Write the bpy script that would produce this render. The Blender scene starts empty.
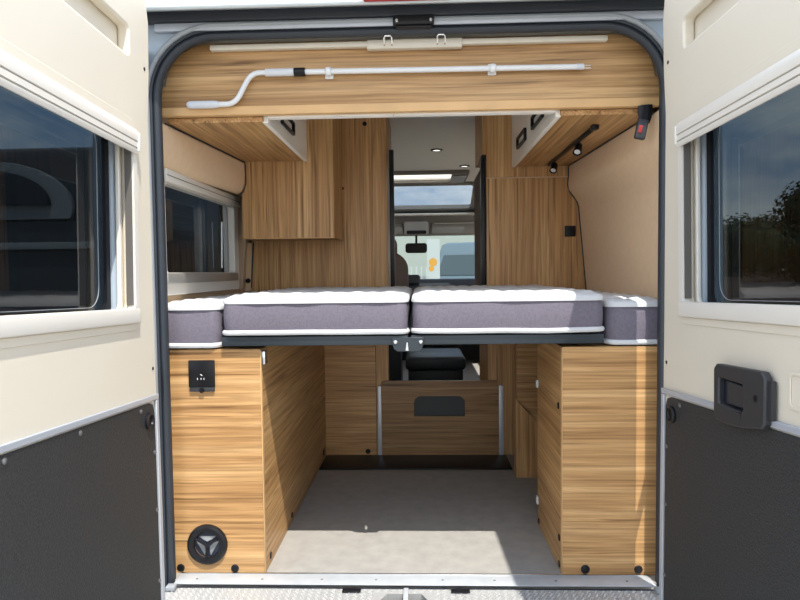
import bpy, bmesh, math, random
from math import sin, cos, pi, radians, atan2, hypot
from mathutils import Vector, Matrix, noise

random.seed(7)
sc = bpy.context.scene
COL = sc.collection
ORG = {}          # world origin of every object built, so children can be expressed locally

# ------------------------------------------------------------------ materials
def new_mat(name):
    m = bpy.data.materials.new(name)
    m.use_nodes = True
    nt = m.node_tree
    b = nt.nodes['Principled BSDF']
    return m, nt, b

def pmat(name, col, rough=0.5, metal=0.0, var=0.0, vscale=8.0, bump=0.0, bscale=200.0, spec=0.5, coat=0.0):
    m, nt, b = new_mat(name)
    b.inputs['Base Color'].default_value = (*col, 1)
    b.inputs['Roughness'].default_value = rough
    b.inputs['Metallic'].default_value = metal
    b.inputs['Specular IOR Level'].default_value = spec
    b.inputs['Coat Weight'].default_value = coat
    tc = nt.nodes.new('ShaderNodeTexCoord')
    if var > 0:
        n = nt.nodes.new('ShaderNodeTexNoise')
        n.inputs['Scale'].default_value = vscale
        n.inputs['Detail'].default_value = 6
        nt.links.new(tc.outputs['Object'], n.inputs['Vector'])
        r = nt.nodes.new('ShaderNodeValToRGB')
        r.color_ramp.elements[0].position = 0.3
        r.color_ramp.elements[1].position = 0.7
        r.color_ramp.elements[0].color = (*[max(0, c * (1 - var)) for c in col], 1)
        r.color_ramp.elements[1].color = (*[min(1, c * (1 + var)) for c in col], 1)
        nt.links.new(n.outputs['Fac'], r.inputs['Fac'])
        nt.links.new(r.outputs['Color'], b.inputs['Base Color'])
    if bump > 0:
        n2 = nt.nodes.new('ShaderNodeTexNoise')
        n2.inputs['Scale'].default_value = bscale
        n2.inputs['Detail'].default_value = 3
        nt.links.new(tc.outputs['Object'], n2.inputs['Vector'])
        bp = nt.nodes.new('ShaderNodeBump')
        bp.inputs['Strength'].default_value = bump
        bp.inputs['Distance'].default_value = 0.004
        nt.links.new(n2.outputs['Fac'], bp.inputs['Height'])
        nt.links.new(bp.outputs['Normal'], b.inputs['Normal'])
    return m

WOODS = {}
def wood(axis, off=(0, 0, 0), tone=1.0):
    """Walnut/olive laminate with streaks running along one axis."""
    key = (axis, off, tone)
    if key in WOODS:
        return WOODS[key]
    m, nt, b = new_mat('wood_' + axis.lower() + '_' + str(len(WOODS)))
    N, L = nt.nodes.new, nt.links.new
    tc = N('ShaderNodeTexCoord')
    def mapped(along, across, o=0.0):
        mp = N('ShaderNodeMapping')
        s = [across] * 3
        s['XYZ'.index(axis)] = along
        mp.inputs['Scale'].default_value = s
        mp.inputs['Location'].default_value = [off[0] + o, off[1] + 2 * o, off[2] + 3 * o]
        L(tc.outputs['Object'], mp.inputs['Vector'])
        return mp
    # slow wander so the streaks are not perfectly straight
    wn = N('ShaderNodeTexNoise'); wn.inputs['Scale'].default_value = 1.0; wn.inputs['Detail'].default_value = 2
    L(mapped(1.3, 3.5, 3.1).outputs[0], wn.inputs['Vector'])
    sub = N('ShaderNodeVectorMath'); sub.operation = 'SUBTRACT'; sub.inputs[1].default_value = (.5, .5, .5)
    L(wn.outputs['Color'], sub.inputs[0])
    scl = N('ShaderNodeVectorMath'); scl.operation = 'SCALE'; scl.inputs['Scale'].default_value = 1.1
    L(sub.outputs[0], scl.inputs[0])
    def streak(along, across, detail, o):
        mp = mapped(along, across, o)
        ad = N('ShaderNodeVectorMath'); ad.operation = 'ADD'
        L(mp.outputs[0], ad.inputs[0]); L(scl.outputs[0], ad.inputs[1])
        n = N('ShaderNodeTexNoise'); n.inputs['Scale'].default_value = 1.0
        n.inputs['Detail'].default_value = detail; n.inputs['Roughness'].default_value = 0.6
        L(ad.outputs[0], n.inputs['Vector'])
        return n
    n1 = streak(0.8, 26.0, 6, 0.0)
    n2 = streak(2.2, 120.0, 4, 5.0)
    n3 = streak(1.3, 55.0, 3, 9.0)
    r1 = N('ShaderNodeValToRGB')
    e = r1.color_ramp.elements
    e[0].position = 0.32; e[0].color = (0.40, 0.218, 0.088, 1)
    e[1].position = 0.68; e[1].color = (0.64, 0.405, 0.19, 1)
    x = e.new(0.5); x.color = (0.52, 0.30, 0.125, 1)
    L(n1.outputs['Fac'], r1.inputs['Fac'])
    r2 = N('ShaderNodeValToRGB')
    e = r2.color_ramp.elements
    e[0].position = 0.30; e[0].color = (0.58, 0.54, 0.50, 1)
    e[1].position = 0.62; e[1].color = (1.08, 1.08, 1.08, 1)
    L(n2.outputs['Fac'], r2.inputs['Fac'])
    mx = N('ShaderNodeMix'); mx.data_type = 'RGBA'; mx.blend_type = 'MULTIPLY'; mx.inputs[0].default_value = 1.0
    L(r1.outputs[0], mx.inputs[6]); L(r2.outputs[0], mx.inputs[7])
    r3 = N('ShaderNodeValToRGB')
    e = r3.color_ramp.elements
    e[0].position = 0.29; e[0].color = (0.36, 0.30, 0.25, 1)
    e[1].position = 0.41; e[1].color = (1, 1, 1, 1)
    L(n3.outputs['Fac'], r3.inputs['Fac'])
    mx2 = N('ShaderNodeMix'); mx2.data_type = 'RGBA'; mx2.blend_type = 'MULTIPLY'; mx2.inputs[0].default_value = 0.9
    L(mx.outputs[2], mx2.inputs[6]); L(r3.outputs[0], mx2.inputs[7])
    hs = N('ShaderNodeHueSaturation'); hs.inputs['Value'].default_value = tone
    L(mx2.outputs[2], hs.inputs['Color']); L(hs.outputs[0], b.inputs['Base Color'])
    b.inputs['Roughness'].default_value = 0.42
    b.inputs['Specular IOR Level'].default_value = 0.35
    WOODS[key] = m
    return m

def glass(name, tint, rough=0.0, refl=1.0):
    m = bpy.data.materials.new(name); m.use_nodes = True
    nt = m.node_tree; nt.nodes.clear()
    o = nt.nodes.new('ShaderNodeOutputMaterial')
    t = nt.nodes.new('ShaderNodeBsdfTransparent'); t.inputs[0].default_value = (*tint, 1)
    g = nt.nodes.new('ShaderNodeBsdfGlossy'); g.inputs['Roughness'].default_value = rough
    f = nt.nodes.new('ShaderNodeFresnel'); f.inputs['IOR'].default_value = 1.45
    ge = nt.nodes.new('ShaderNodeNewGeometry')
    iv = nt.nodes.new('ShaderNodeMath'); iv.operation = 'SUBTRACT'; iv.inputs[0].default_value = refl
    nt.links.new(ge.outputs['Backfacing'], iv.inputs[1]); iv.use_clamp = True
    mu = nt.nodes.new('ShaderNodeMath'); mu.operation = 'MULTIPLY'
    nt.links.new(iv.outputs[0], mu.inputs[1])
    x = nt.nodes.new('ShaderNodeMixShader')
    nt.links.new(f.outputs[0], mu.inputs[0]); nt.links.new(mu.outputs[0], x.inputs[0])
    nt.links.new(t.outputs[0], x.inputs[1]); nt.links.new(g.outputs[0], x.inputs[2])
    nt.links.new(x.outputs[0], o.inputs['Surface'])
    return m

def emis(name, col, s):
    m, nt, b = new_mat(name)
    b.inputs['Base Color'].default_value = (*col, 1)
    b.inputs['Emission Color'].default_value = (*col, 1)
    b.inputs['Emission Strength'].default_value = s
    return m

def translucent(name, col):
    m = bpy.data.materials.new(name); m.use_nodes = True
    nt = m.node_tree; nt.nodes.clear()
    o = nt.nodes.new('ShaderNodeOutputMaterial')
    t = nt.nodes.new('ShaderNodeBsdfTranslucent'); t.inputs[0].default_value = (*col, 1)
    d = nt.nodes.new('ShaderNodeBsdfDiffuse'); d.inputs[0].default_value = (*col, 1)
    x = nt.nodes.new('ShaderNodeMixShader'); x.inputs[0].default_value = 0.3
    nt.links.new(t.outputs[0], x.inputs[1]); nt.links.new(d.outputs[0], x.inputs[2])
    nt.links.new(x.outputs[0], o.inputs['Surface'])
    return m

M = dict(
    cream=pmat('cream_plastic', (0.70, 0.645, 0.54), 0.5, var=0.02, vscale=2),
    cream_frame=pmat('cream_window_frame', (0.72, 0.69, 0.63), 0.35),
    frame_line=pmat('frame_groove', (0.12, 0.11, 0.10), 0.6),
    silver_frame=pmat('silver_frame', (0.45, 0.44, 0.42), 0.35, 0.6),
    rubber=pmat('black_rubber', (0.022, 0.026, 0.034), 0.55),
    seal=pmat('door_seal_rubber', (0.024, 0.030, 0.040), 0.5),
    black=pmat('black_plastic', (0.009, 0.009, 0.011), 0.36, spec=0.25),
    blackboard=pmat('black_grained_panel', (0.024, 0.026, 0.028), 0.6, var=0.55, vscale=190, bump=0.8, bscale=260),
    charcoal=pmat('charcoal_plastic', (0.030, 0.032, 0.036), 0.45, bump=0.15, bscale=500),
    screw=pmat('screw_grey', (0.20, 0.20, 0.21), 0.4, 0.7),
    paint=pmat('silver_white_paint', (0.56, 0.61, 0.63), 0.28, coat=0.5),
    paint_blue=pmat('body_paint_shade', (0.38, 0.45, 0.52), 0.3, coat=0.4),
    flange=pmat('grey_flange', (0.30, 0.325, 0.35), 0.4),
    trimgrey=pmat('grey_trim', (0.45, 0.48, 0.53), 0.35, 0.2),
    alu=pmat('aluminium', (0.54, 0.57, 0.60), 0.38, 0.25, var=0.06, vscale=20),
    steel=pmat('bright_steel', (0.72, 0.72, 0.72), 0.2, 1.0),
    floor=pmat('vinyl_floor', (0.345, 0.332, 0.308), 0.5, var=0.10, vscale=18),
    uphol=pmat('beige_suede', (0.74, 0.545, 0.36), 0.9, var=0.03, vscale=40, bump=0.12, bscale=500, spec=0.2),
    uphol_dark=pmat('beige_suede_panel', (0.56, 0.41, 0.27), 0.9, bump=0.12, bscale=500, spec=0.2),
    ceil=pmat('ceiling_lining', (0.83, 0.84, 0.82), 0.8, bump=0.08, bscale=400),
    white=pmat('white_door', (0.84, 0.81, 0.75), 0.3),
    white_edge=pmat('white_edge', (0.85, 0.82, 0.76), 0.4),
    whiteplastic=pmat('white_plastic', (0.72, 0.73, 0.74), 0.35),
    grip=pmat('pale_grey_grip', (0.60, 0.62, 0.66), 0.4),
    quilt=pmat('white_quilt', (0.60, 0.61, 0.62), 0.9, bump=0.25, bscale=180, spec=0.1),
    foam=pmat('lavender_grey_fabric', (0.165, 0.148, 0.182), 0.95, var=0.10, vscale=120, bump=0.3, bscale=300, spec=0.1),
    slate=pmat('slate_bed_frame', (0.020, 0.030, 0.038), 0.45),
    red=pmat('red_lens', (0.45, 0.012, 0.030), 0.2, coat=0.5),
    redbtn=pmat('red_button', (0.35, 0.02, 0.02), 0.35),
    seatbrown=pmat('brown_seat_fabric', (0.17, 0.125, 0.105), 0.85, bump=0.2, bscale=300),
    dash=pmat('dark_dashboard', (0.028, 0.032, 0.038), 0.6),
    headliner=pmat('cab_headliner', (0.24, 0.23, 0.215), 0.8),
    headliner_dark=pmat('dark_grey_board', (0.055, 0.062, 0.066), 0.7),
    headlight=pmat('cab_ledge', (0.62, 0.60, 0.55), 0.7),
    asphalt=pmat('asphalt', (0.36, 0.345, 0.315), 0.9, var=0.12, vscale=6, bump=0.3, bscale=60),
    greyblue=pmat('grey_blue_paint', (0.055, 0.085, 0.105), 0.6, coat=0.0),
    vanscreen=pmat('van_windscreen', (0.03, 0.045, 0.048), 0.25),
    darkvan=pmat('dark_paint', (0.035, 0.04, 0.045), 0.3, coat=0.3),
    mgrey=pmat('mid_grey_paint', (0.24, 0.25, 0.25), 0.5),
    tyre=pmat('tyre', (0.02, 0.02, 0.02), 0.8),
    building=pmat('pale_render', (0.27, 0.30, 0.27), 0.9, var=0.03, vscale=1.5),
    pink=pmat('pink_fascia', (0.45, 0.27, 0.27), 0.8),
    orange=pmat('orange_print', (0.45, 0.22, 0.02), 0.7),
    banner=pmat('white_banner', (0.33, 0.36, 0.35), 0.8),
    bark=pmat('bark', (0.10, 0.07, 0.05), 0.9),
    leaf=pmat('leaf_green', (0.030, 0.052, 0.016), 0.7, var=0.4, vscale=3),
    leaf2=pmat('leaf_green_pale', (0.045, 0.070, 0.022), 0.7, var=0.4, vscale=3),
    brickw=pmat('brown_wall', (0.20, 0.13, 0.10), 0.9, var=0.15, vscale=3),
    lens=emis('lamp_lens', (1.0, 0.97, 0.9), 1.2),
    blind=translucent('roof_window_blind', (0.9, 0.87, 0.80)),
    tint=glass('tinted_acrylic', (0.215, 0.245, 0.265)),
    roofglass=glass('smoked_roof_glass', (0.50, 0.535, 0.56)),
    clear=glass('clear_glass', (0.94, 0.97, 0.96), refl=0.6),
    navy=pmat('navy_recess', (0.010, 0.014, 0.030), 0.5),
    wedge=pmat('wood_edge_band', (0.62, 0.38, 0.17), 0.45, var=0.08, vscale=9),
    icon=pmat('white_marking', (0.75, 0.75, 0.75), 0.5),
)

def tread_mat():
    m, nt, b = new_mat('tread_plate')
    N, L = nt.nodes.new, nt.links.new
    b.inputs['Base Color'].default_value = (0.50, 0.50, 0.49, 1)
    b.inputs['Metallic'].default_value = 0.3
    b.inputs['Roughness'].default_value = 0.38
    tc = N('ShaderNodeTexCoord')
    mp = N('ShaderNodeMapping'); mp.inputs['Rotation'].default_value = (0, 0, radians(45))
    L(tc.outputs['Object'], mp.inputs['Vector'])
    v = N('ShaderNodeTexChecker'); v.inputs['Scale'].default_value = 110
    L(mp.outputs[0], v.inputs['Vector'])
    bp = N('ShaderNodeBump'); bp.inputs['Strength'].default_value = 0.8; bp.inputs['Distance'].default_value = 0.003
    L(v.outputs['Fac'], bp.inputs['Height']); L(bp.outputs[0], b.inputs['Normal'])
    return m
M['tread'] = tread_mat()

# ------------------------------------------------------------------ mesh builder
def rrect(x0, x1, z0, z1, r, n=6, corners=(1, 1, 1, 1)):
    """Rounded rectangle outline (bl, br, tr, tl)."""
    pts = []
    for (cx, cz, a0, on) in ((x0, z0, pi, corners[0]), (x1, z0, 1.5 * pi, corners[1]), (x1, z1, 0, corners[2]), (x0, z1, .5 * pi, corners[3])):
        if not on:
            pts.append((cx, cz)); continue
        ox = cx + (r if cx == x0 else -r); oz = cz + (r if cz == z0 else -r)
        for k in range(n + 1):
            a = a0 + k / n * pi / 2
            pts.append((ox + r * cos(a), oz + r * sin(a)))
    return pts

class MB:
    def __init__(self):
        self.bm = bmesh.new()
    def _mark(self):
        return set(self.bm.verts)
    def _new(self, mark):
        return [v for v in self.bm.verts if v not in mark]
    def box(self, x0, x1, y0, y1, z0, z1, r=0.0, seg=2, xf=None):
        x0, x1 = min(x0, x1), max(x0, x1); y0, y1 = min(y0, y1), max(y0, y1); z0, z1 = min(z0, z1), max(z0, z1)
        mk = self._mark()
        bm = self.bm
        v = [bm.verts.new((x, y, z)) for z in (z0, z1) for y in (y0, y1) for x in (x0, x1)]
        for f in ((0, 2, 3, 1), (4, 5, 7, 6), (0, 1, 5, 4), (2, 6, 7, 3), (0, 4, 6, 2), (1, 3, 7, 5)):
            bm.faces.new([v[i] for i in f])
        if r > 0:
            es = {e for q in v for e in q.link_edges}
            bmesh.ops.bevel(bm, geom=list(es), offset=r, segments=seg, affect='EDGES', profile=0.5)
        if xf is not None:
            for q in self._new(mk):
                q.co = xf @ q.co
        return self
    def cyl(self, p0, p1, r0, r1=None, seg=20, cap=True):
        r1 = r0 if r1 is None else r1
        p0, p1 = Vector(p0), Vector(p1)
        d = (p1 - p0).normalized()
        a = d.orthogonal().normalized(); b = d.cross(a)
        bm = self.bm
        A = [bm.verts.new(p0 + r0 * (a * cos(t) + b * sin(t))) for t in [2 * pi * k / seg for k in range(seg)]]
        B = [bm.verts.new(p1 + r1 * (a * cos(t) + b * sin(t))) for t in [2 * pi * k / seg for k in range(seg)]]
        for k in range(seg):
            bm.faces.new((A[k], A[(k + 1) % seg], B[(k + 1) % seg], B[k]))
        if cap:
            bm.faces.new(A[::-1]); bm.faces.new(B)
        return self
    def lathe(self, prof, c, axis, seg=36):
        """prof: [(radius, height)] along axis from c."""
        d = Vector(axis).normalized(); a = d.orthogonal().normalized(); b = d.cross(a); c = Vector(c)
        bm = self.bm; rings = []
        for (r, h) in prof:
            if r < 1e-6:
                rings.append([bm.verts.new(c + d * h)])
            else:
                rings.append([bm.verts.new(c + d * h + r * (a * cos(2 * pi * k / seg) + b * sin(2 * pi * k / seg))) for k in range(seg)])
        for R, S in zip(rings, rings[1:]):
            for k in range(seg):
                k2 = (k + 1) % seg
                q = [R[k % len(R)], R[k2 % len(R)], S[k2 % len(S)], S[k % len(S)]]
                u = []
                for w in q:
                    if w not in u: u.append(w)
                if len(u) >= 3:
                    try: bm.faces.new(u)
                    except ValueError: pass
        return self
    def tube(self, pts, r, seg=10, closed=False, flat=None):
        """Sweep a circle (or, with flat=(ru, rv, up), an ellipse) along pts."""
        P = [Vector(p) for p in pts]; n = len(P); bm = self.bm; rings = []
        nrm = None
        for i in range(n):
            if closed:
                t = (P[(i + 1) % n] - P[i - 1]).normalized()
            else:
                t = (P[min(i + 1, n - 1)] - P[max(i - 1, 0)]).normalized()
            if flat:
                u = Vector(flat[2]); u = (u - t * u.dot(t)).normalized()
            else:
                if nrm is None: nrm = t.orthogonal().normalized()
                u = (nrm - t * nrm.dot(t)).normalized(); nrm = u
            w = t.cross(u)
            ru, rv = (flat[0], flat[1]) if flat else (r, r)
            rings.append([bm.verts.new(P[i] + u * ru * cos(2 * pi * k / seg) + w * rv * sin(2 * pi * k / seg)) for k in range(seg)])
        for i in range(n if closed else n - 1):
            R, S = rings[i], rings[(i + 1) % n]
            for k in range(seg):
                bm.faces.new((R[k], R[(k + 1) % seg], S[(k + 1) % seg], S[k]))
        if not closed:
            bm.faces.new(rings[0][::-1]); bm.faces.new(rings[-1])
        return self
    def plate(self, outer, holes, axis, a0, a1, xf=None):
        """Outline with holes in the two other axes, extruded along axis from a0 to a1."""
        mk = self._mark(); bm = self.bm
        ix = 'XYZ'.index(axis); o = [k for k in range(3) if k != ix]
        def mk3(p, a):
            c = [0, 0, 0]; c[o[0]], c[o[1]] = p; c[ix] = a
            return c
        es = []
        for loop in [outer] + list(holes):
            vs = [bm.verts.new(mk3(p, a0)) for p in loop]
            for k in range(len(vs)):
                es.append(bm.edges.new((vs[k], vs[(k + 1) % len(vs)])))
        g = bmesh.ops.triangle_fill(bm, edges=es, use_beauty=True, use_dissolve=False)
        fs = [f for f in g['geom'] if isinstance(f, bmesh.types.BMFace)]
        ex = bmesh.ops.extrude_face_region(bm, geom=fs, use_keep_orig=True)
        for v in ex['geom']:
            if isinstance(v, bmesh.types.BMVert):
                v.co[ix] += a1 - a0
        if xf is not None:
            for q in self._new(mk):
                q.co = xf @ q.co
        return self
    def prism(self, pts, axis, a0, a1, xf=None):
        return self.plate(pts, [], axis, a0, a1, xf)
    def grid(self, fn, nu, nv):
        bm = self.bm
        V = [[bm.verts.new(fn(i / nu, j / nv)) for j in range(nv + 1)] for i in range(nu + 1)]
        for i in range(nu):
            for j in range(nv):
                bm.faces.new((V[i][j], V[i + 1][j], V[i + 1][j + 1], V[i][j + 1]))
        return V
    def build(self, name, mat, parent=None, label=None, bevel=0.0, smooth=35, local=False, **props):
        bm = self.bm
        bmesh.ops.recalc_face_normals(bm, faces=bm.faces)
        if parent is None:
            xs = [v.co.x for v in bm.verts]; ys = [v.co.y for v in bm.verts]; zs = [v.co.z for v in bm.verts]
            o = Vector(((min(xs) + max(xs)) / 2, (min(ys) + max(ys)) / 2, min(zs)))
            for v in bm.verts: v.co -= o
        else:
            o = ORG[parent.name]
            if not local:
                for v in bm.verts: v.co -= o
        me = bpy.data.meshes.new(name)
        bm.to_mesh(me); bm.free()
        for m in (mat if isinstance(mat, (list, tuple)) else [mat]):
            me.materials.append(m)
        for p in me.polygons: p.use_smooth = True
        me.set_sharp_from_angle(angle=radians(smooth))
        ob = bpy.data.objects.new(name, me)
        COL.objects.link(ob)
        if parent is None:
            ob.location = o
        else:
            ob.parent = parent
        ORG[ob.name] = o.copy()
        if bevel > 0:
            md = ob.modifiers.new('edge', 'BEVEL'); md.width = bevel; md.segments = 2; md.limit_method = 'ANGLE'; md.angle_limit = radians(40)
        if label: ob['label'] = label
        for k, v in props.items(): ob[k] = v
        return ob

def thing(name, label, cat, loc=(0, 0, 0), rotz=0.0, group=None):
    o = bpy.data.objects.new(name, None)
    COL.objects.link(o)
    o.location = loc; o.rotation_euler = (0, 0, rotz)
    o.empty_display_size = 0.1
    o['label'] = label; o['category'] = cat
    if group: o['group'] = group
    ORG[o.name] = Vector(loc)
    return o

def setting(name, loc=(0, 0, 0)):
    o = bpy.data.objects.new(name, None)
    COL.objects.link(o); o.location = loc; o['kind'] = 'structure'
    ORG[o.name] = Vector(loc)
    return o

def dup(root, loc, label=None, group=None):
    r = root.copy(); COL.objects.link(r); r.location = loc
    if label: r['label'] = label
    if group: r['group'] = group
    ORG[r.name] = Vector(loc)
    for ch in list(root.children):
        c = ch.copy(); COL.objects.link(c); c.parent = r
        for g in list(ch.children):
            d = g.copy(); COL.objects.link(d); d.parent = c
    return r

ST = dict(kind='structure')

# ------------------------------------------------------------------ camera, sun, sky
cam = bpy.data.cameras.new('camera'); co = bpy.data.objects.new('camera', cam); COL.objects.link(co)
cam.sensor_width = 36.0; cam.lens = 600.0 / 800.0 * 36.0
cam.clip_start = 0.05; cam.clip_end = 300
co.matrix_world = (Matrix.Translation((0.038, -1.9, 1.02)) @ Matrix.Rotation(radians(2.0), 4, 'Z')
                   @ Matrix.Rotation(radians(90 - 2.67), 4, 'X') @ Matrix.Rotation(radians(-0.7), 4, 'Z'))
sc.camera = co

sd = bpy.data.lights.new('sun', 'SUN'); so = bpy.data.objects.new('sun', sd); COL.objects.link(so)
sd.energy = 5.6; sd.angle = radians(0.53); sd.color = (1.0, 0.95, 0.87)
so.rotation_euler = Vector((-0.235, 0.46, -1.0)).to_track_quat('-Z', 'Y').to_euler()
so.location = (3, -6, 12)

w = bpy.data.worlds.new('sky'); sc.world = w; w.use_nodes = True
nt = w.node_tree; nt.nodes.clear()
N, L = nt.nodes.new, nt.links.new
wo = N('ShaderNodeOutputWorld'); bg = N('ShaderNodeBackground'); L(bg.outputs[0], wo.inputs[0])
tc = N('ShaderNodeTexCoord'); sp = N('ShaderNodeSeparateXYZ'); L(tc.outputs['Generated'], sp.inputs[0])
rp = N('ShaderNodeValToRGB')
e = rp.color_ramp.elements
e[0].position = 0.0; e[0].color = (0.86, 0.89, 0.92, 1)
e[1].position = 0.8; e[1].color = (0.16, 0.33, 0.66, 1)
q = e.new(0.25); q.color = (0.36, 0.56, 0.83, 1)
L(sp.outputs['Z'], rp.inputs['Fac'])
mp = N('ShaderNodeMapping'); mp.inputs['Scale'].default_value = (1.0, 1.0, 2.4)
L(tc.outputs['Generated'], mp.inputs['Vector'])
cn = N('ShaderNodeTexNoise'); cn.inputs['Scale'].default_value = 3.2; cn.inputs['Detail'].default_value = 9; cn.inputs['Roughness'].default_value = 0.6
L(mp.outputs[0], cn.inputs['Vector'])
cr = N('ShaderNodeValToRGB'); cr.color_ramp.elements[0].position = 0.43; cr.color_ramp.elements[1].position = 0.62
cr.color_ramp.elements[0].color = (0, 0, 0, 1); cr.color_ramp.elements[1].color = (1, 1, 1, 1)
L(cn.outputs['Fac'], cr.inputs['Fac'])
mx = N('ShaderNodeMix'); mx.data_type = 'RGBA'
L(cr.outputs[0], mx.inputs[0]); L(rp.outputs[0], mx.inputs[6]); mx.inputs[7].default_value = (1.34, 1.28, 1.18, 1)
L(mx.outputs[2], bg.inputs['Color'])
bg.inputs['Strength'].default_value = 2.0

sc.view_settings.view_transform = 'Standard'
sc.view_settings.look = 'None'
sc.view_settings.gamma = 1.0
sc.view_settings.use_curve_mapping = False
sc.view_settings.exposure = 0.15
sc.cycles.max_bounces = 14
sc.cycles.diffuse_bounces = 8
sc.cycles.transparent_max_bounces = 24
sc.cycles.caustics_reflective = False
sc.cycles.sample_clamp_indirect = 6.0

# ------------------------------------------------------------------ setting: ground, van shell
GZ = -0.62
MB().box(-60, 60, -30, 60, GZ - .1, GZ).build('ground', M['asphalt'], **ST)
MB().box(-.95, .95, .035, 5.0, -.06, 0).build('floor', M['floor'], **ST)

# rear frame of the body around the door opening (rounded top corners)
def opening(inset, n=10, zb=-.06, r=.20, X=.815, ZT=1.790):
    x, zt = X - inset, ZT - inset
    rr = max(.02, r - inset)
    pts = [(-x, zb)]
    for k in range(n + 1):
        a = pi - k / n * pi / 2
        pts.append((-x + rr + rr * cos(a), zt - rr + rr * sin(a)))
    for k in range(n + 1):
        a = pi / 2 - k / n * pi / 2
        pts.append((x - rr + rr * cos(a), zt - rr + rr * sin(a)))
    pts.append((x, zb))
    return pts
outer = [(-.98, -.12), (.98, -.12), (.985, 1.0), (.95, 1.86), (-.95, 1.86), (-.985, 1.0)]
f = MB()
f.plate(outer, [opening(0, zb=-.055)], 'Y', .035, .075)
f.box(-.98, -.852, .0755, .1275, -.06, 1.86); f.box(.852, .98, .0755, .1275, -.06, 1.86)
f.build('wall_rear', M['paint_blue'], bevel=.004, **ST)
# stepped flange and rubber seal that line the opening
t = MB()
t.tube([(x, .028, z) for x, z in opening(-.019)], .0, 10, flat=(.016, .011, (0, 1, 0)))
t.build('trim_1', M['flange'], **ST)
t = MB()
t.tube([(x, .040, z) for x, z in opening(.008)], .0, 12, flat=(.017, .013, (0, 1, 0)))
t.tube([(x, .030, z) for x, z in opening(-.006)], .0, 8, flat=(.012, .006, (0, 1, 0)))
t.build('trim_2', M['seal'], **ST)

# side walls: a curved profile, the left one pierced by the window, both opened for added light
prof = [(.865, -.05), (.875, .50), (.86, .93), (.825, 1.36), (.808, 1.52), (.80, 1.87)]
outp = [(.95, 1.87), (.99, 1.0), (.99, -.05)]
def mirror(p): return [(-x, z) for x, z in p]
rw = MB()
prof = [(.872, -.05), (.882, .50), (.888, .93), (.862, 1.36), (.845, 1.52), (.83, 1.87)]
rw.prism(prof + outp, 'Y', .128, 1.9); rw.prism(prof + outp, 'Y', 2.95, 3.1)
rw.prism([(.865, -.05), (.875, .50), (.855, 1.0), (.99, 1.0), (.99, -.05)], 'Y', 1.9, 2.95)
rw.prism([(.795, 1.5), (.785, 1.52), (.775, 1.87), (.95, 1.87), (.965, 1.5)], 'Y', 1.9, 2.95)
rw.box(.88, .99, 3.1, 5.0, -.05, .95); rw.box(.86, .97, 3.1, 3.25, .95, 1.87); rw.box(.86, .97, 4.35, 4.6, .95, 1.6); rw.box(.84, .95, 3.1, 4.4, 1.5, 1.87)
rw.build('wall_right', M['uphol'], **ST)
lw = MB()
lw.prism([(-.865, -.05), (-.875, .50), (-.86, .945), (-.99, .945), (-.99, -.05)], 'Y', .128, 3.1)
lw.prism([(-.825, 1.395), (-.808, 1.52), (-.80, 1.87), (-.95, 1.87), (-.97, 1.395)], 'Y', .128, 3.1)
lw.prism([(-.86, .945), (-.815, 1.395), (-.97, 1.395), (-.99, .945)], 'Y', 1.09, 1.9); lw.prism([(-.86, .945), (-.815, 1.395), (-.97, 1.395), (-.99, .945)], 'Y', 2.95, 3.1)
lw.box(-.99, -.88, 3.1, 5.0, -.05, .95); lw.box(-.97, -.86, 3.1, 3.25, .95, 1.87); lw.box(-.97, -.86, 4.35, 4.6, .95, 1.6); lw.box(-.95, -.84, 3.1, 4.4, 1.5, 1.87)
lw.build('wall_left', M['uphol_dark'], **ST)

for n, sg in (('added_window_5', -1), ('added_window_6', 1)):  # unseen side windows, added to let daylight onto the aisle and ceiling
    wd = setting(n, (sg * .93, 2.42, .95))
    MB().prism([(sg * .925, .93), (sg * .93, .93), (sg * .93, 1.52), (sg * .925, 1.52)], 'Y', 1.88, 2.97).build('window_pane', M['clear'], wd)
# ceiling with the roof window cut out
MB().plate([(-.95, .076), (.95, .076), (.95, 3.88), (-.95, 3.88)], [[(-.34, 3.27), (.34, 3.27), (.34, 3.72), (-.34, 3.72)]], 'Z', 1.872, 1.93).build('ceiling', M['ceil'], **ST)
# roof window with its pale blind pulled and dark rim
wd = setting('window_1', (0, 3.5, 1.872))
MB().plate(rrect(-.40, .46, 3.20, 3.80, .04), [rrect(-.34, .32, 3.27, 3.72, .03)], 'Z', 1.845, 1.8715).build('window_frame', M['headliner'], wd, bevel=.004)
MB().box(-.345, .345, 3.265, 3.725, 1.885, 1.89).build('window_blind', M['blind'], wd)
MB().box(.325, .44, 3.30, 3.68, 1.835, 1.8449, .004).build('blind_handle', M['flange'], wd)

# cab roof: sloped panel with a wide panoramic window
def slope(y0, z0, y1, z1):
    """Frame whose local x runs down the slope (y, z), local z is the outward normal."""
    d = Vector((0, y1 - y0, z1 - z0)); ln = d.length; d.normalize()
    n = Vector((0, -d.z, d.y))
    m = Matrix(((1, 0, 0, 0), (0, d.y, n.y, y0), (0, d.z, n.z, z0), (0, 0, 0, 1)))
    return m, ln
sm, sl = slope(3.84, 1.885, 4.40, 1.625)
MB().plate([(-.93, 0), (.93, 0), (.93, sl), (-.93, sl)], [rrect(-.56, .56, .07, sl - .12, .03)], 'Z', 0, .03, sm).build('ceiling_cab', M['headliner'], **ST)
wd = setting('window_2', (0, 4.1, 1.75))
MB().plate(rrect(-.60, .60, .04, sl - .09, .03), [rrect(-.55, .55, .075, sl - .125, .03)], 'Z', -.015, -.001, sm).build('window_frame', M['headliner'], wd)
MB().box(-.58, .58, .05, sl - .10, .031, .036, xf=sm).build('window_pane', M['roofglass'], wd)
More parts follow.
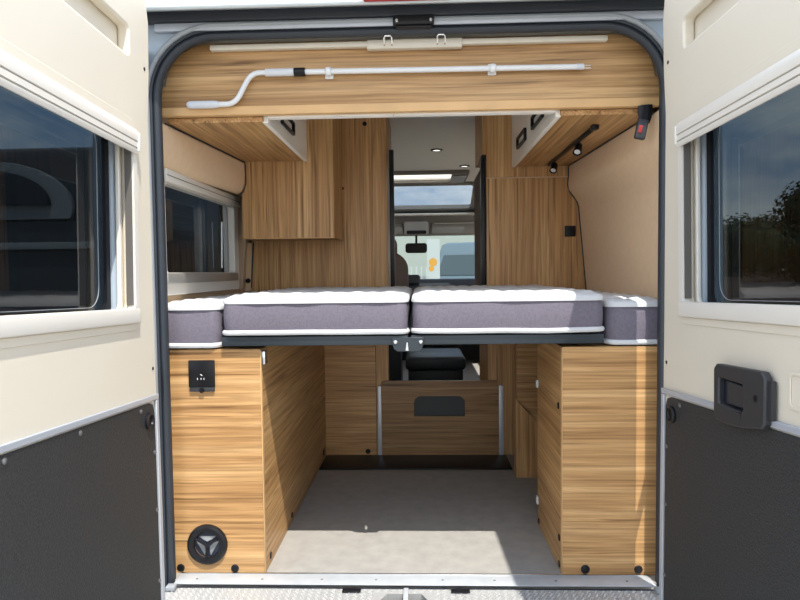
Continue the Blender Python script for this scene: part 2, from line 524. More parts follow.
# windscreen
sm2, sl2 = slope(4.50, 1.42, 5.15, .84)
wd = setting('window_3', (0, 4.8, 1.1))
MB().plate([(-.95, 0), (.95, 0), (1.0, sl2), (-1.0, sl2)], [rrect(-.86, .86, .03, sl2 - .03, .05)], 'Z', 0, .03, sm2).build('window_frame', M['dash'], wd)
MB().box(-.90, .90, .02, sl2 - .02, .010, .015, xf=sm2).build('window_pane', M['clear'], wd)
# front bulkhead and bonnet
fb = MB(); fb.box(-.95, .95, 5.0, 5.08, -.06, .82)
fb.build('wall_front', M['dash'], **ST)
# cab headliner above the windscreen with pale ledge
hd = MB(); hd.box(-.93, .93, 4.30, 4.52, 1.40, 1.615, .02)
hd.build('trim_3', M['headliner'], **ST)
MB().box(-.80, .80, 4.22, 4.299, 1.590, 1.612, .005).build('trim_4', M['headlight'], **ST)

# ------------------------------------------------------------------ roof edge above the doors
MB().prism([(-.084, 1.85), (-.090, 1.822), (-.086, 1.813), (-.03, 1.834), (.034, 1.861), (.075, 1.868), (.075, 1.99), (.03, 1.99)], 'X', -.97, .97).build('roof_spoiler', M['paint'],
    label='pale silver body edge of the roof along the top of the doorway', category='roof panel', bevel=.006)
MB().box(-.84, .84, .005, .034, 1.818, 1.855, .004).build('trim_5', M['rubber'], **ST)
MB().box(-.80, .80, .016, .034, 1.792, 1.8175, .003).build('trim_6', M['trimgrey'], **ST)
bl = thing('brake_light', 'red high brake light in the middle of the roof edge', 'light', (0.005, -.10, 1.82))
MB().box(-.122, .133, -.114, -.0915, 1.816, 1.858, .005).build('lens', M['red'], bl)
MB().box(-.118, .129, -.0912, -.084, 1.822, 1.856, .002).build('housing', M['trimgrey'], bl)
# latch plate and the two striker loops
lt = thing('roof_latch', 'black latch plate with two bolts screwed above the doorway', 'latch', (.024, .005, 1.76))
MB().box(-.040, .088, -.006, .0155, 1.786, 1.812, .003).build('plate', M['black'], lt)
for x in (-.028, .077):
    MB().lathe([(0, 0), (.004, 0), (.006, .003), (.006, .006)], (x, -.012, 1.797), (0, 1, 0), 14).build('bolt', M['steel'], lt)
MB().box(-.03, .08, .0, .0155, 1.778, 1.7855, .002).build('hook', M['black'], lt)
for x, lab in ((-.057, 'bright wire striker loop under the roof edge, nearer the crank grip'), (.110, 'bright wire striker loop under the roof edge, nearer the far rod end')):
    s = MB(); s.tube([(x - .012, .030, 1.736), (x - .012, .018, 1.736), (x - .012, .012, 1.753), (x - .008, .010, 1.758), (x + .008, .010, 1.758), (x + .012, .012, 1.753), (x + .012, .018, 1.736), (x + .012, .030, 1.736)], .0024, 8)
    s.build('striker_loop', M['steel'], label=lab, category='striker', group='striker loops under the roof edge')

# ------------------------------------------------------------------ rear doors (local frame: x along the door, y = depth outward * sg)
def make_door(sg, loc, ang, label):
    rot = radians(ang) - pi / 2 if sg > 0 else atan2(-cos(radians(ang)), -sin(radians(ang)))
    d = thing('van_door', label, 'door', (loc[0], loc[1], -.12), rot)
    d.rotation_euler = (0, radians(-2.0), rot)   # the hinge axis leans with the body side, so an open door rises outward
    Z = -.12                                     # local z = world z - Z
    K = math.tan(radians(2.0))
    def T(pts): return [(s + K * (z - Z), z - K * s) for s, z in pts]
    def B(m, s0, s1, a, b, z0, z1, r=0.0, seg=2): return m.box(s0, s1, sg * a, sg * b, z0 - Z, z1 - Z, r, seg)
    def P(m, outl, holes, a, b): return m.plate([(x, z - Z) for x, z in outl], [[(x, z - Z) for x, z in h] for h in holes], 'Y', sg * a, sg * b)
    def fin(m, name, mat, par=d, **k): return m.build(name, mat, par, local=True, **k)
    out = T([(-.02, -.10), (.76, -.13), (.74, 1.80), (.68, 1.86), (.03, 1.86), (-.025, 1.83), (-.042, 1.74), (-.036, 1.60), (-.020, 1.46), (-.018, .9)])
    out2 = T([(-.018, -.10), (.76, -.13), (.74, 1.80), (.68, 1.86), (.03, 1.86), (-.022, 1.82), (-.034, 1.72), (-.020, 1.50)])
    W = .044                                     # window offset along the door
    def wr(s0, s1, z0, z1, r): return rrect(s0 + W, s1 + W, z0, z1, r)
    hole = wr(.097, .700, .920, 1.385, .02)
    slot = rrect(.150, .56, 1.606, 1.682, .012)
    m = MB(); P(m, out, [hole, slot], 0, .032); P(m, out2, [wr(.099, .698, .918, 1.395, .02)], .0325, .046)
    inner = fin(m, 'inner_panel', M['cream'], bevel=.010)
    inner.modifiers['edge'].segments = 3
    m = MB(); P(m, out2, [wr(.101, .698, .910, 1.425, .02)], .0465, .110)
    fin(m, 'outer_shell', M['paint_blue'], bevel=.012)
    # raised soft moulding round the window
    m = MB(); P(m, wr(.060, .730, .866, 1.436, .05), [wr(.085, .712, .885, 1.411, .03)], -.0025, -.0003)
    fin(m, 'window_moulding', M['cream'], bevel=.002)
    # window: frame, blind cassette, pane
    w = MB(); P(w, wr(.086, .710, .886, 1.408, .012), [wr(.106, .690, .926, 1.363, .010)], -.008, .012)
    wf = fin(w, 'window_frame', M['cream_frame'], bevel=.003)
    c = MB(); prof_ = [(-.008, 1.343), (-.012, 1.343), (-.015, 1.348), (-.015, 1.356), (-.0125, 1.357), (-.0125, 1.359), (-.016, 1.360), (-.016, 1.373), (-.0125, 1.374), (-.0125, 1.3755), (-.017, 1.377), (-.018, 1.390), (-.015, 1.403), (-.010, 1.409), (-.008, 1.409)]
    c.prism([(sg * y, z - Z) for y, z in prof_], 'X', .093 + W, .708 + W)
    cs = c.build('blind_cassette', M['cream_frame'], wf, local=True)
    for z in (1.3744, 1.3574):
        c = MB(); B(c, .0935 + W, .7075 + W, -.0134, -.0120, z - .0003, z + .0005)
        c.build('groove', M['frame_line'], wf, local=True)
    c = MB(); B(c, .0890 + W, .0965 + W, -.0205, -.008, 1.350, 1.400, .003)
    c.build('end_cap', M['cream_frame'], wf, local=True)
    c = MB(); c.prism([(sg * y, z - Z) for y, z in [(-.008, .887), (-.0095, .887), (-.0105, .890), (-.0105, .920), (-.0095, .925), (-.008, .926)]], 'X', .088 + W, .708 + W)
    c.build('window_sill', M['cream_frame'], wf, local=True, bevel=.0015)
    for s0 in (.106, .686):
        c = MB(); B(c, s0 + W, s0 + .004 + W, -.002, .016, .935, 1.36)
        c.build('guide_rail', M['frame_line'], wf, local=True)
    c = MB(); P(c, wr(.100, .699, .912, 1.424, .020), [wr(.1115, .686, .919, 1.418, .025)], .030, .042)
    c.build('rubber_gasket', M['cream_frame'], wf, local=True, bevel=.003)
    c = MB(); P(c, wr(.102, .697, .911, 1.424, .02), [wr(.123, .676, .919, 1.415, .035)], .062, .070)
    c.build('pane_border', M['black'], wf, local=True)
    c = MB(); P(c, wr(.150, .660, .930, 1.405, .05), [wr(.1516, .6584, .9315, 1.4034, .049)], .0685, .0702)
    c.build('pane_seam', M['flange'], wf, local=True)
    c = MB(); P(c, wr(.102, .697, .911, 1.424, .02), [], .0705, .0745)
    fin(c, 'window_pane', M['tint'])
    # black grained lower board under a grey trim strip
    def top(s): return .654 + .066 * s
    m = MB(); P(m, T([(.006, -.08), (.745, -.08), (.745, top(.745)), (.045, top(.045)), (.020, top(.02) - .006), (.010, top(.0) - .03)]), [], -.005, -.0005)
    lb = fin(m, 'lower_board', M['blackboard'], bevel=.003)
    m = MB(); P(m, T([(-.012, top(0) + .004), (.75, top(.75) + .004), (.75, top(.75) + .019), (-.014, top(0) + .019)]), [], -.008, -.0004)
    P(m, T([(-.017, -.08), (.002, -.08), (.004, top(0) + .0035), (-.012, top(0) + .0035), (-.016, .3)]), [], -.008, -.0004)
    fin(m, 'edge_trim', M['trimgrey'], bevel=.002)
    scr = T([(.10, top(.1) - .014), (.40, top(.40) - .012), (.65, top(.65) - .012), (.021, .51), (.018, .34), (.016, .13)])
    for s_, z in scr:
        q = MB(); q.lathe([(0, -.0035), (.003, -.0035), (.0065, -.001), (.0065, .002)], (s_, -sg * .0055, z - Z), (0, sg, 0), 14)
        fin(q, 'screw', M['screw'])
    (ps, pz), (a1, a2), (b1, b2) = T([(.055, .610), (-.002, 1.602), (.004, .750)])
    q = MB(); q.lathe([(0, -.003), (.014, -.003), (.016, -.008), (.020, -.009), (.023, -.005), (.023, .001)], (ps, -sg * .0055, pz - Z), (0, sg, 0), 28)
    pl = fin(q, 'round_plug', M['black'])
    for s_, z in ((a1, a2), (b1, b2)):
        q = MB(); q.lathe([(0, -.0012), (.0045, -.0012), (.0055, .0)], (s_, -sg * .0002, z - Z), (0, sg, 0), 14)
        fin(q, 'plug_hole', M['black'])
    # pressed rectangle beside the handle
    if sg > 0:
      q = MB(); P(q, rrect(.580, .75, .720, .797, .012), [rrect(.588, .742, .728, .789, .010)], -.003, -.0003)
      fin(q, 'pressed_panel', M['cream'], bevel=.0014)
    # hinges reaching back to the body
    for z, dz in ((.67, .02), (1.70, .05)):
        q = MB(); B(q, -.19 + dz, .03 + dz, .112, .124, z - .022, z + .022, .003); B(q, -.20 + dz, -.17 + dz, .085, .124, z - .05, z + .05, .004)
        fin(q, 'hinge', M['rubber'])
    return d, fin, P, B, Z, T

dr, fin, P, B, Z, T = make_door(1, (.744, -.15, 0), 2.0, 'open rear door with black pull handle, on the side where the buckle hangs')
# pull handle: block with a finger pocket, only on this door
m = MB(); P(m, T([(.318, .662), (.36, .661), (.42, .668), (.498, .685), (.508, .697), (.508, .792), (.496, .805), (.32, .795), (.307, .783), (.309, .672)]), [T(rrect(.330, .430, .704, .765, .008))], -.024, -.0056)
hd = fin(m, 'pull_handle', M['charcoal'], bevel=.004)
m = MB(); P(m, T(rrect(.326, .434, .700, .769, .002)), [], -.0085, -.0057); m.build('pocket', M['navy'], hd, local=True)
m = MB(); P(m, T([(.356, .708), (.429, .712), (.429, .760), (.356, .763)]), [], -.019, -.0088); m.build('paddle', M['charcoal'], hd, local=True, bevel=.004)
kx, kz = T([(.478, .745)])[0]
m = MB(); m.lathe([(0, -.0015), (.006, -.0015), (.008, 0)], (kx, -.024, kz - Z), (0, 1, 0), 16); m.build('key_hole', M['black'], hd, local=True)
m = MB(); P(m, T(rrect(.5085, .518, .706, .788, .003)), [], -.016, -.0056); m.build('end_block', M['charcoal'], hd, local=True)
dl, fin, P, B, Z, T = make_door(-1, (-.738, -.20, 0), -1.0, 'open rear door without a pull handle, its inside sunlit, on the window side')

# ------------------------------------------------------------------ sill and bumper step
sl_ = thing('sill_plate', 'bright aluminium plate along the threshold below the vinyl floor', 'sill plate', (0, .055, .001))
MB().box(-.787, .783, .005, .0765, .0005, .0035, .001).build('plate', M['alu'], sl_)
MB().box(-.787, .783, .0705, .0765, .0036, .0060, .0008).build('lip', M['steel'], sl_)
for x in (-.72, -.50, -.30, -.12, .10, .27, .47, .70):
    MB().lathe([(0, .0016), (.003, .0014), (.0045, 0)], (x, .036, .0035), (0, 0, 1), 12).build('screw', M['screw'], sl_)
st = thing('bumper_step', 'silver checker tread step outside the threshold at the bottom', 'step', (0, -.08, -.2))
tp = MB(); tp.plate(rrect(-.80, .80, -.112, -.002, .012), [[(-.11, -.085), (.06, -.085), (.03, -.030), (-.08, -.030)]], 'Z', -.045, -.0075)
for i in range(-66, 67):
    for j in range(11):
        x = i * .012 + (.006 if j % 2 else 0); y = -.106 + j * .0099
        if -.125 < x < .075 and -.096 < y < -.02: continue
        a = (.0050, .0020) if (i + j) % 2 else (.0020, .0050)
        bm = tp.bm
        base = [bm.verts.new((x + p * a[0], y + q * a[1], -.0078)) for p, q in ((1, 0), (0, 1), (-1, 0), (0, -1))]
        tops = bm.verts.new((x, y, -.0036))
        for k in range(4): bm.faces.new((base[k], base[(k + 1) % 4], tops))
        bm.faces.new(base[::-1])
tp.build('tread_top', M['tread'], st)
MB().box(-.80, .80, -.122, -.1125, -.30, -.014, .003).build('bumper_face', M['charcoal'], st)
MB().box(-.12, .07, -.09, -.025, -.075, -.046).build('latch_well', M['slate'], st)
MB().box(-.028, -.012, -.08, -.003, -.0070, -.001, .002).build('centre_rib', M['alu'], st)
for x in (-.195, .155):
    MB().box(x - .03, x + .03, -.030, -.006, -.0045, .001, .002).build('latch_cover', M['black'], st)
MB().box(-.80, .79, -.001, .0045, -.05, -.006).build('trim_7', M['rubber'], **ST)
for x0, lab in ((-.80, 'small grey corner block at the sill end by the vent cabinet'), (.77, 'small grey corner block at the sill end by the plain cabinet')):
    MB().box(x0, x0 + .03, -.030, -.004, -.0045, .010, .003).build('corner_block', M['flange'], label=lab, category='bracket', group='sill corner blocks')

# ------------------------------------------------------------------ lower cabinets
def cap(par, c, ax, r=.0135, mat='black'):
    MB().lathe([(0, .0035), (r * .8, .0035), (r, .0015), (r, -.0005)], c, ax, 22).build('cover_cap', M[mat], par)

bx = thing('bed_cabinet', 'sunlit wooden cabinet with round vent and black socket under the bed', 'cabinet', (-.67, .6, 0.0005))
MB().box(-.845, -.503, .08, .097, .0005, .768).build('front_panel', wood('X'), bx, bevel=.0012)
MB().box(-.518, -.500, .0975, 1.398, .0005, .768).build('side_panel', wood('Y'), bx, bevel=.0012)
MB().box(-.845, -.5185, .0975, 1.118, .750, .768).build('top_panel', wood('Y', (1, 2, 3)), bx)
MB().box(-.5025, -.4995, .0785, .0968, .003, .766, .0006).build('edge_band', M['wedge'], bx)
cap(bx, (-.792, .08, .019), (0, -1, 0)); cap(bx, (-.605, .08, .018), (0, -1, 0))
for y, z, r in ((.15, .03, .012), (.50, .03, .012), (1.31, .045, .020)): cap(bx, (-.500, y, z), (1, 0, 0), r)
MB().box(-.4995, -.486, .082, .118, .716, .760, .002).build('hinge_plate', M['steel'], bx)
# round air vent with three-bladed throttle
vc = (-.697, .08, .102)
vt = MB().lathe([(.043, .004), (.046, .010), (.060, .014), (.067, .010), (.069, .002), (.069, -.0005)], vc, (0, -1, 0), 48).build('air_vent', M['black'], bx)
MB().lathe([(0, .0005), (.0435, .0005)], vc, (0, -1, 0), 40).build('vent_bowl', M['navy'], vt)
for k in range(3):
    a0 = radians(90 + 120 * k)
    pts = []
    for j in range(9):
        a = a0 - radians(46) + radians(92) * j / 8
        pts.append((vc[0] + .040 * cos(a), vc[2] + .040 * sin(a)))
    for rr, da in ((.022, 40), (.010, 0), (.022, -40)):
        a = a0 + radians(da); pts.append((vc[0] + rr * cos(a), vc[2] + rr * sin(a)))
    MB().prism(pts, 'Y', .0725, .0755, Matrix.Translation(Vector((vc[0], .074, vc[2]))) @ Matrix.Rotation(radians(14), 4, Vector((cos(a0 + 1.57), 0, sin(a0 + 1.57)))) @ Matrix.Translation(-Vector((vc[0], .074, vc[2])))).build('vent_blade', M['mgrey'], vt, bevel=.0008)
b = MB()
for k in range(3):
    a = radians(30 + 120 * k)
    b.tube([(vc[0], .068, vc[2]), (vc[0] + .044 * cos(a), .069, vc[2] + .044 * sin(a))], .0035, 8)
b.build('vent_spokes', M['black'], vt)
# socket
so_ = MB().box(-.743, -.655, .0690, .0795, .643, .733, .003).build('socket', M['black'], bx)
MB().box(-.741, -.657, .071, .0795, .627, .6425, .002).build('socket_lip', M['charcoal'], so_)
MB().cyl((-.699, .0685, .632), (-.699, .0705, .632), .009).build('thumb_tab', M['black'], so_)
k = MB(); k.box(-.703, -.695, .0683, .0689, .683, .6855, xf=Matrix.Translation((-.699, .0686, .684)) @ Matrix.Rotation(radians(30), 4, 'Y') @ Matrix.Translation((.699, -.0686, -.684)))
for x in (-.712, -.700, -.690): k.box(x - .001, x + .001, .0684, .0689, .668, .674)
k.build('symbol', M['icon'], so_)

bx = thing('bed_cabinet', 'shaded plain wooden cabinet with a thin slit of sunlight under the bed', 'cabinet', (.67, .28, 0.0005))
MB().box(.502, .845, .08, .097, .0005, .768).build('front_panel', wood('X', (3, 1, 7)), bx, bevel=.0012)
MB().box(.500, .518, .0975, .500, .0005, .768).build('side_panel', wood('Y', (5, 0, 2)), bx, bevel=.0012)
MB().box(.5185, .845, .0975, .500, .750, .768).build('top_panel', wood('Y', (2, 2, 2)), bx)
MB().box(.5185, .845, .484, .500, .0005, .7495).build('back_panel', wood('X', (9, 1, 7)), bx)
MB().box(.4992, .5015, .0785, .0968, .003, .766, .0006).build('edge_band', M['wedge'], bx)
cap(bx, (.577, .08, .021), (0, -1, 0), .015); cap(bx, (.752, .08, .021), (0, -1, 0), .014)
for y, z in ((.47, .02), (.118, .02), (.118, .112), (.13, .562)): cap(bx, (.500, y, z), (-1, 0, 0), .012)
MB().box(.4925, .4995, .475, .498, .085, .115, .002).build('magnet_catch', M['whiteplastic'], bx)
MB().box(.4925, .4995, .475, .498, .555, .585, .002).build('magnet_catch', M['whiteplastic'], bx)

bx = thing('side_cabinet', 'narrow dim wooden cabinet deep under the bed behind the plain cabinet', 'cabinet', (.67, 1.08, .0005))
MB().prism([(.503, .0005), (.605, .0005), (.605, .275), (.503, .385)], 'Y', 1.030, 1.0445).build('lower_panel', wood('Z', (7, 3, 1)), bx, bevel=.001)
MB().box(.505, .84, 1.0605, 1.118, .0005, .768).build('carcass', wood('Z', (4, 3, 1)), bx)
MB().box(.503, .84, 1.045, 1.060, .0005, .768).build('back_panel', wood('X', (1, 3, 8), .8), bx, bevel=.001)
MB().box(.500, .5045, 1.03, 1.118, .0005, .385).build('edge_band', M['wedge'], bx)
MB().lathe([(0, .004), (.006, .003), (.008, 0)], (.575, 1.0605, .42), (0, -1, 0), 14).build('cover_cap', M['wedge'], bx)

# slotted front panel at the end of the garage, on a black step
MB().box(-.499, .498, 1.149, 1.384, .0005, .006, .001).build('floor_strip', M['black'], label='flat black strip across the floor before the slotted panel', category='strip')
sp_ = thing('slot_panel', 'shade-toned wooden panel with a handle slot, closing the storage at floor end', 'panel', (.14, 1.39, .0005))
pr_ = rrect(-.186, .460, .0005, .419, .02, corners=(0, 0, 1, 1))
MB().plate(pr_, [rrect(-.006, .274, .222, .334, .04, corners=(0, 0, 1, 1))], 'Y', 1.385, 1.400).build('board', wood('X', (6, 6, 2), 0.6), sp_, bevel=.0012)  # same laminate, darkened so its colour carries the shade under the bed
MB().box(-.10, .36, 1.4005, 1.404, .12, .38).build('slot_backing', M['headliner_dark'], sp_)
MB().box(-.209, -.1865, 1.386, 1.401, .0005, .391, .002).build('rail', M['alu'], sp_)
MB().box(.4605, .487, 1.386, 1.401, .0005, .391, .002).build('rail', M['alu'], sp_)

# ------------------------------------------------------------------ tall units
def wallx(z):
    P_ = [(.865, -.05), (.875, .50), (.86, .93), (.815, 1.36), (.785, 1.52), (.775, 1.87)]
    for (x0, z0), (x1, z1) in zip(P_, P_[1:]):
        if z <= z1: return x0 + (x1 - x0) * (z - z0) / (z1 - z0) - .006
    return P_[-1][0] - .006
def wallpanel(sg, xin, y0, y1, z0, z1, xin2=None, inset=0.0):
    zs = [z0] + [z for z in (.5, .93, 1.36, 1.52) if z0 < z < z1] + [z1]
    pts = [(sg * (wallx(z) - inset), z) for z in zs] + [(sg * xin, z1), (sg * xin, z0)]
    return MB().prism(pts, 'Y', y0, y1)
tu = thing('tall_cupboard', 'tall wooden cupboard behind the mattresses, next to the side window', 'cupboard', (-.49, 1.4, .0005))
wallpanel(-1, .128, 1.162, 1.70, .790, 1.868).build('carcass', wood('Z', (3, 4, 5)), tu)
wallpanel(-1, .345, 1.141, 1.1615, .790, 1.868, inset=.022).build('front_panel', wood('Z', (0, 0, 1)), tu, bevel=.001)
MB().box(-.85, -.217, 1.40, 1.418, .0005, .789).build('lower_panel', wood('X', (4, 0, 6)), tu, bevel=.001)
MB().box(-.2195, -.2045, 1.4185, 1.69, .0005, .789).build('lower_side', wood('Y', (4, 2, 6)), tu)
MB().box(-.344, -.204, 1.1405, 1.1615, .790, 1.868).build('front_panel', wood('Z', (2, 0, 4)), tu, bevel=.001)
MB().box(-.216, -.144, 1.4025, 1.418, .0005, .789).build('lower_panel', wood('Z', (2, 7, 4)), tu, bevel=.001)
MB().box(-.2035, -.127, 1.141, 1.1615, .790, 1.868).build('front_panel', wood('Z', (2, 1, 4)), tu, bevel=.001)
MB().box(-.1165, -.0940, 1.170, 1.22, .790, 1.64, .002).build('edge_profile', M['black'], tu)
cap(tu, (-.235, 1.1405, 1.765), (0, -1, 0), .011); cap(tu, (-.352, 1.141, 1.445), (0, -1, 0), .008)
cap(tu, (-.266, 1.40, .022), (0, -1, 0), .014)

tu = thing('tall_cupboard', 'tall wooden wardrobe behind the mattresses, with small black socket', 'cupboard', (.61, 1.4, .0005))
wallpanel(1, .3825, 1.162, 1.86, .790, 1.58).build('carcass', wood('Z', (1, 8, 5)), tu)
wallpanel(1, .402, 1.42, 1.86, .0005, .789).build('lower_carcass', wood('Z', (1, 2, 5)), tu)
wallpanel(1, .3635, 1.162, 1.45, 1.5885, 1.868).build('upper_carcass', wood('Z', (1, 3, 5)), tu)
MB().box(.375, .382, 1.1625, 1.86, .790, 1.58).build('aisle_panel', M['seatbrown'], tu)
MB().box(.373, .384, 1.40, 1.86, 1.5803, 1.588).build('top_edge', M['white_edge'], tu)
wallpanel(1, .364, 1.0805, 1.1615, .790, 1.472).build('front_panel', wood('Z', (4, 0, 9)), tu, bevel=.001)
MB().box(.364, .500, 1.0805, 1.1615, 1.479, 1.868).build('front_panel', wood('Z', (8, 0, 3)), tu, bevel=.001)
MB().box(.345, .363, 1.0805, 1.45, 1.589, 1.868).build('side_panel', wood('Z', (8, 5, 3)), tu, bevel=.001)
wallpanel(1, .501, 1.090, 1.1615, 1.479, 1.868).build('front_panel', wood('Z', (6, 0, 3)), tu, bevel=.001)
MB().box(.364, .76, 1.084, 1.1615, 1.4725, 1.4785).build('shadow_gap', M['uphol_dark'], tu)
MB().box(.4745, .62, 1.402, 1.4195, .0005, .789).build('lower_panel', wood('Z', (6, 7, 3)), tu, bevel=.001)
MB().box(.402, .474, 1.402, 1.4195, .0005, .789).build('lower_panel', wood('Z', (1, 7, 3)), tu, bevel=.001)
MB().box(.340, .362, 1.082, 1.14, .790, 1.585, .002).build('edge_profile', M['black'], tu)
sk = MB().box(.745, .798, 1.0730, 1.0800, 1.183, 1.236, .002).build('socket', M['black'], tu)
# ------------------------------------------------------------------ overhead cupboards
def ring_handle(par, x, y, z, nx, ly=.21, lz=.052):
    """Rectangular black ring pull standing on a door of constant x."""
    s = 1 if nx > 0 else -1
    MB().plate(rrect(y - ly / 2, y + ly / 2, z - lz / 2, z + lz / 2, .008), [rrect(y - ly / 2 + .011, y + ly / 2 - .011, z - lz / 2 + .010, z + lz / 2 - .010, .004)], 'X', x, x + s * .012).build('ring_handle', M['black'], par, bevel=.002)

oc = thing('overhead_locker', 'overhead locker above the side window, with one white door', 'locker', (-.62, .48, 1.515))
MB().prism([(-.808, .1185), (-.4855, .1185), (-.4855, .828), (-.757, .828)], 'Z', 1.528, 1.5455).build('bottom_panel', wood('Y', (2, 7, 5)), oc, bevel=.001)
MB().box(-.485, -.469, .1275, .828, 1.528, 1.866).build('locker_door', M['white'], oc, bevel=.0015)
MB().box(-.4852, -.4688, .1185, .828, 1.5248, 1.5279).build('edge_band', M['white_edge'], oc)
ring_handle(oc, -.469, .41, 1.595, 1)
wc = thing('wall_cupboard', 'wooden wall cupboard beyond the side window, above the bed', 'cupboard', (-.56, .96, 1.18))
MB().box(-.774, -.353, .830, .846, 1.182, 1.868).build('front_panel', wood('Z', (3, 9, 0)), wc, bevel=.001)
MB().box(-.77, -.3705, .8465, 1.140, 1.186, 1.868).build('carcass', wood('Y', (3, 9, 9)), wc)
MB().box(-.370, -.353, .8465, 1.140, 1.182, 1.868).build('side_panel', wood('Z', (1, 9, 9)), wc, bevel=.001)
MB().box(-.774, -.353, .829, .846, 1.1785, 1.1818).build('edge_band', M['wedge'], wc)

oc = thing('overhead_locker', 'overhead locker with two white doors and a spotlight rail below', 'locker', (.62, .6, 1.515))
MB().prism([(.802, .1185), (.5055, .1185), (.5055, 1.078), (.765, 1.078)], 'Z', 1.528, 1.5455).build('bottom_panel', wood('Y', (4, 2, 5)), oc, bevel=.001)
for y0, y1 in ((.1275, .628), (.632, 1.078)):
    dd = MB().box(.489, .505, y0, y1, 1.528, 1.866).build('locker_door', M['white'], oc, bevel=.0015)
MB().box(.4888, .5052, .1185, 1.078, 1.5248, 1.5279).build('edge_band', M['white_edge'], oc)
ring_handle(oc, .489, .41, 1.598, -1); ring_handle(oc, .489, .77, 1.595, -1)

# rear cupboard: fascia with rounded top corners, pale backing, two flap doors
rc = thing('rear_fascia', 'wooden fascia across the top of the doorway holding the crank', 'fascia', (0, .12, 1.545))
def fasc(z0, z1, x, r):
    pts = [(-x, z0), (x, z0), (x, 1.645)]
    for k in range(11):
        a = k / 10 * pi / 2
        pts.append((.652 + .150 * cos(a), 1.645 + (z1 - 1.645) * sin(a)))
    for k in range(11):
        a = pi / 2 + k / 10 * pi / 2
        pts.append((-.652 + .150 * cos(a), 1.645 + (z1 - 1.645) * sin(a)))
    pts.append((-x, 1.645))
    return pts
MB().prism(fasc(1.575, 1.782, .832, .17), 'Y', .100, .117).build('board', wood('X', (0, 5, 1), 0.84), rc, bevel=.001)  # wood tone lowered to make up for too much sky light here
MB().box(-.832, .832, .092, .1175, 1.546, 1.5748).build('edge_board', M['wedge'], rc, bevel=.002)
MB().prism([(-.835, 1.58), (.835, 1.58), (.825, 1.865), (-.825, 1.865)], 'Y', .118, .126).build('backing', M['cream'], rc)
MB().box(-.467, -.0485, .119, .149, 1.541, 1.5795).build('flap_door', M['white_edge'], rc, bevel=.001)
MB().box(-.0465, .487, .119, .149, 1.541, 1.5795).build('flap_door', M['white_edge'], rc, bevel=.001)
for x, z in ((-.735, 1.735), (.735, 1.715)):
    MB().lathe([(0, .012), (.012, .011), (.014, .004), (.014, 0)], (x, .1175, z), (0, -1, 0), 18).build('rubber_stop', M['black'], rc)
hl = MB(); hl.box(-.645, .645, .0765, .0995, 1.752, 1.770, .004); hl.box(-.128, .180, .0720, .0990, 1.742, 1.772, .004)
hl.build('headliner_strip', M['cream'], label='thin cream strip with a tab above the wooden fascia', category='trim')

# crank rod in its clips
cr_ = thing('crank_rod', 'white awning crank rod clipped along the wooden fascia', 'crank rod', (0, .075, 1.57))
Yc = .080
MB().lathe([(0, -.004), (.007, -.003), (.011, .002), (.0125, .012), (.0125, .085), (.0105, .100), (.009, .103)], (-.722, Yc, 1.578), (1, 0, 0), 20).build('end_grip', M['grip'], cr_)
b0, b1, b2, b3 = Vector((-.62, Yc, 1.578)), Vector((-.565, Yc, 1.578)), Vector((-.510, Yc, 1.677)), Vector((-.455, Yc, 1.677))
pts = [b0]
def bez(p0, p1, p2, n=8): return [p0 * (1 - t) ** 2 + p1 * 2 * t * (1 - t) + p2 * t * t for t in [k / n for k in range(n + 1)]]
pts += bez(b1 - Vector((.03, 0, 0)), b1, b1.lerp(b2, .3)) + bez(b1.lerp(b2, .7), b2, b2 + Vector((.03, 0, 0))) + [b3]
MB().tube(pts, .0085, 14).build('bent_arm', M['whiteplastic'], cr_)
MB().cyl((-.462, Yc, 1.677), (-.3685, Yc, 1.6765), .0125, seg=20).build('sleeve', M['grip'], cr_)
MB().cyl((-.368, Yc, 1.6765), (-.332, Yc, 1.6765), .0138, seg=20).build('collar', M['black'], cr_)
MB().cyl((-.3315, Yc, 1.6765), (.568, Yc, 1.672), .0088, seg=18).build('tube', M['whiteplastic'], cr_)
MB().lathe([(.0088, 0), (.0095, .001), (.0095, .022), (.007, .024), (0, .024)], (.545, Yc, 1.6722), (1, 0, 0), 16).build('end_cap', M['grip'], cr_)
h = MB(); h.tube([(.568, Yc, 1.676), (.592, Yc, 1.676), (.592, Yc, 1.667), (.568, Yc, 1.667)], .0018, 6)
h.build('wire_hook', M['steel'], cr_)
for x in (-.255, .277):
    cb = thing('rod_clip', 'pale plastic clip holding the crank rod near its %s' % ('black collar' if x < 0 else 'hooked end'), 'clip', (x, .095, 1.66), group='clips holding the crank rod')
    MB().box(x - .014, x + .014, .0915, .0995, 1.656, 1.692, .003).build('base', M['whiteplastic'], cb)
    zc = 1.6755 if x < 0 else 1.6735
    c = MB(); c.tube([(x, Yc + .0125 * cos(a), zc + .0125 * sin(a)) for a in [radians(t) for t in range(40, 321, 20)]], 0, 8, flat=(.009, .0022, (1, 0, 0)))
    c.build('jaw', M['whiteplastic'], cb)

# spotlight rail
rl = thing('spotlight_rail', 'black rail with two small spotlights under the overhead locker', 'light', (.655, .62, 1.49))
MB().box(.647, .663, .255, 1.01, 1.514, 1.5275, .003).build('rail', M['black'], rl)
MB().box(.643, .667, .245, .275, 1.511, 1.5275, .003).build('end_cap', M['black'], rl)
for y in (.53, .96):
    hd_ = MB().lathe([(0, .022), (.012, .021), (.014, .012), (.016, -.014), (.018, -.022), (.0155, -.022), (.014, -.018), (0, -.018)], (.668, y, 1.500), (.35, .55, .8), 22).build('lamp_head', M['black'], rl)
    MB().cyl((.656, y, 1.5135), (.664, y, 1.505), .005).build('lamp_arm', M['black'], rl)
    d3 = Vector((.35, .55, .8)).normalized()
    MB().lathe([(0, 0), (.012, 0)], Vector((.668, y, 1.500)) - d3 * .0185, d3, 20).build('lens', M['whiteplastic'], hd_)

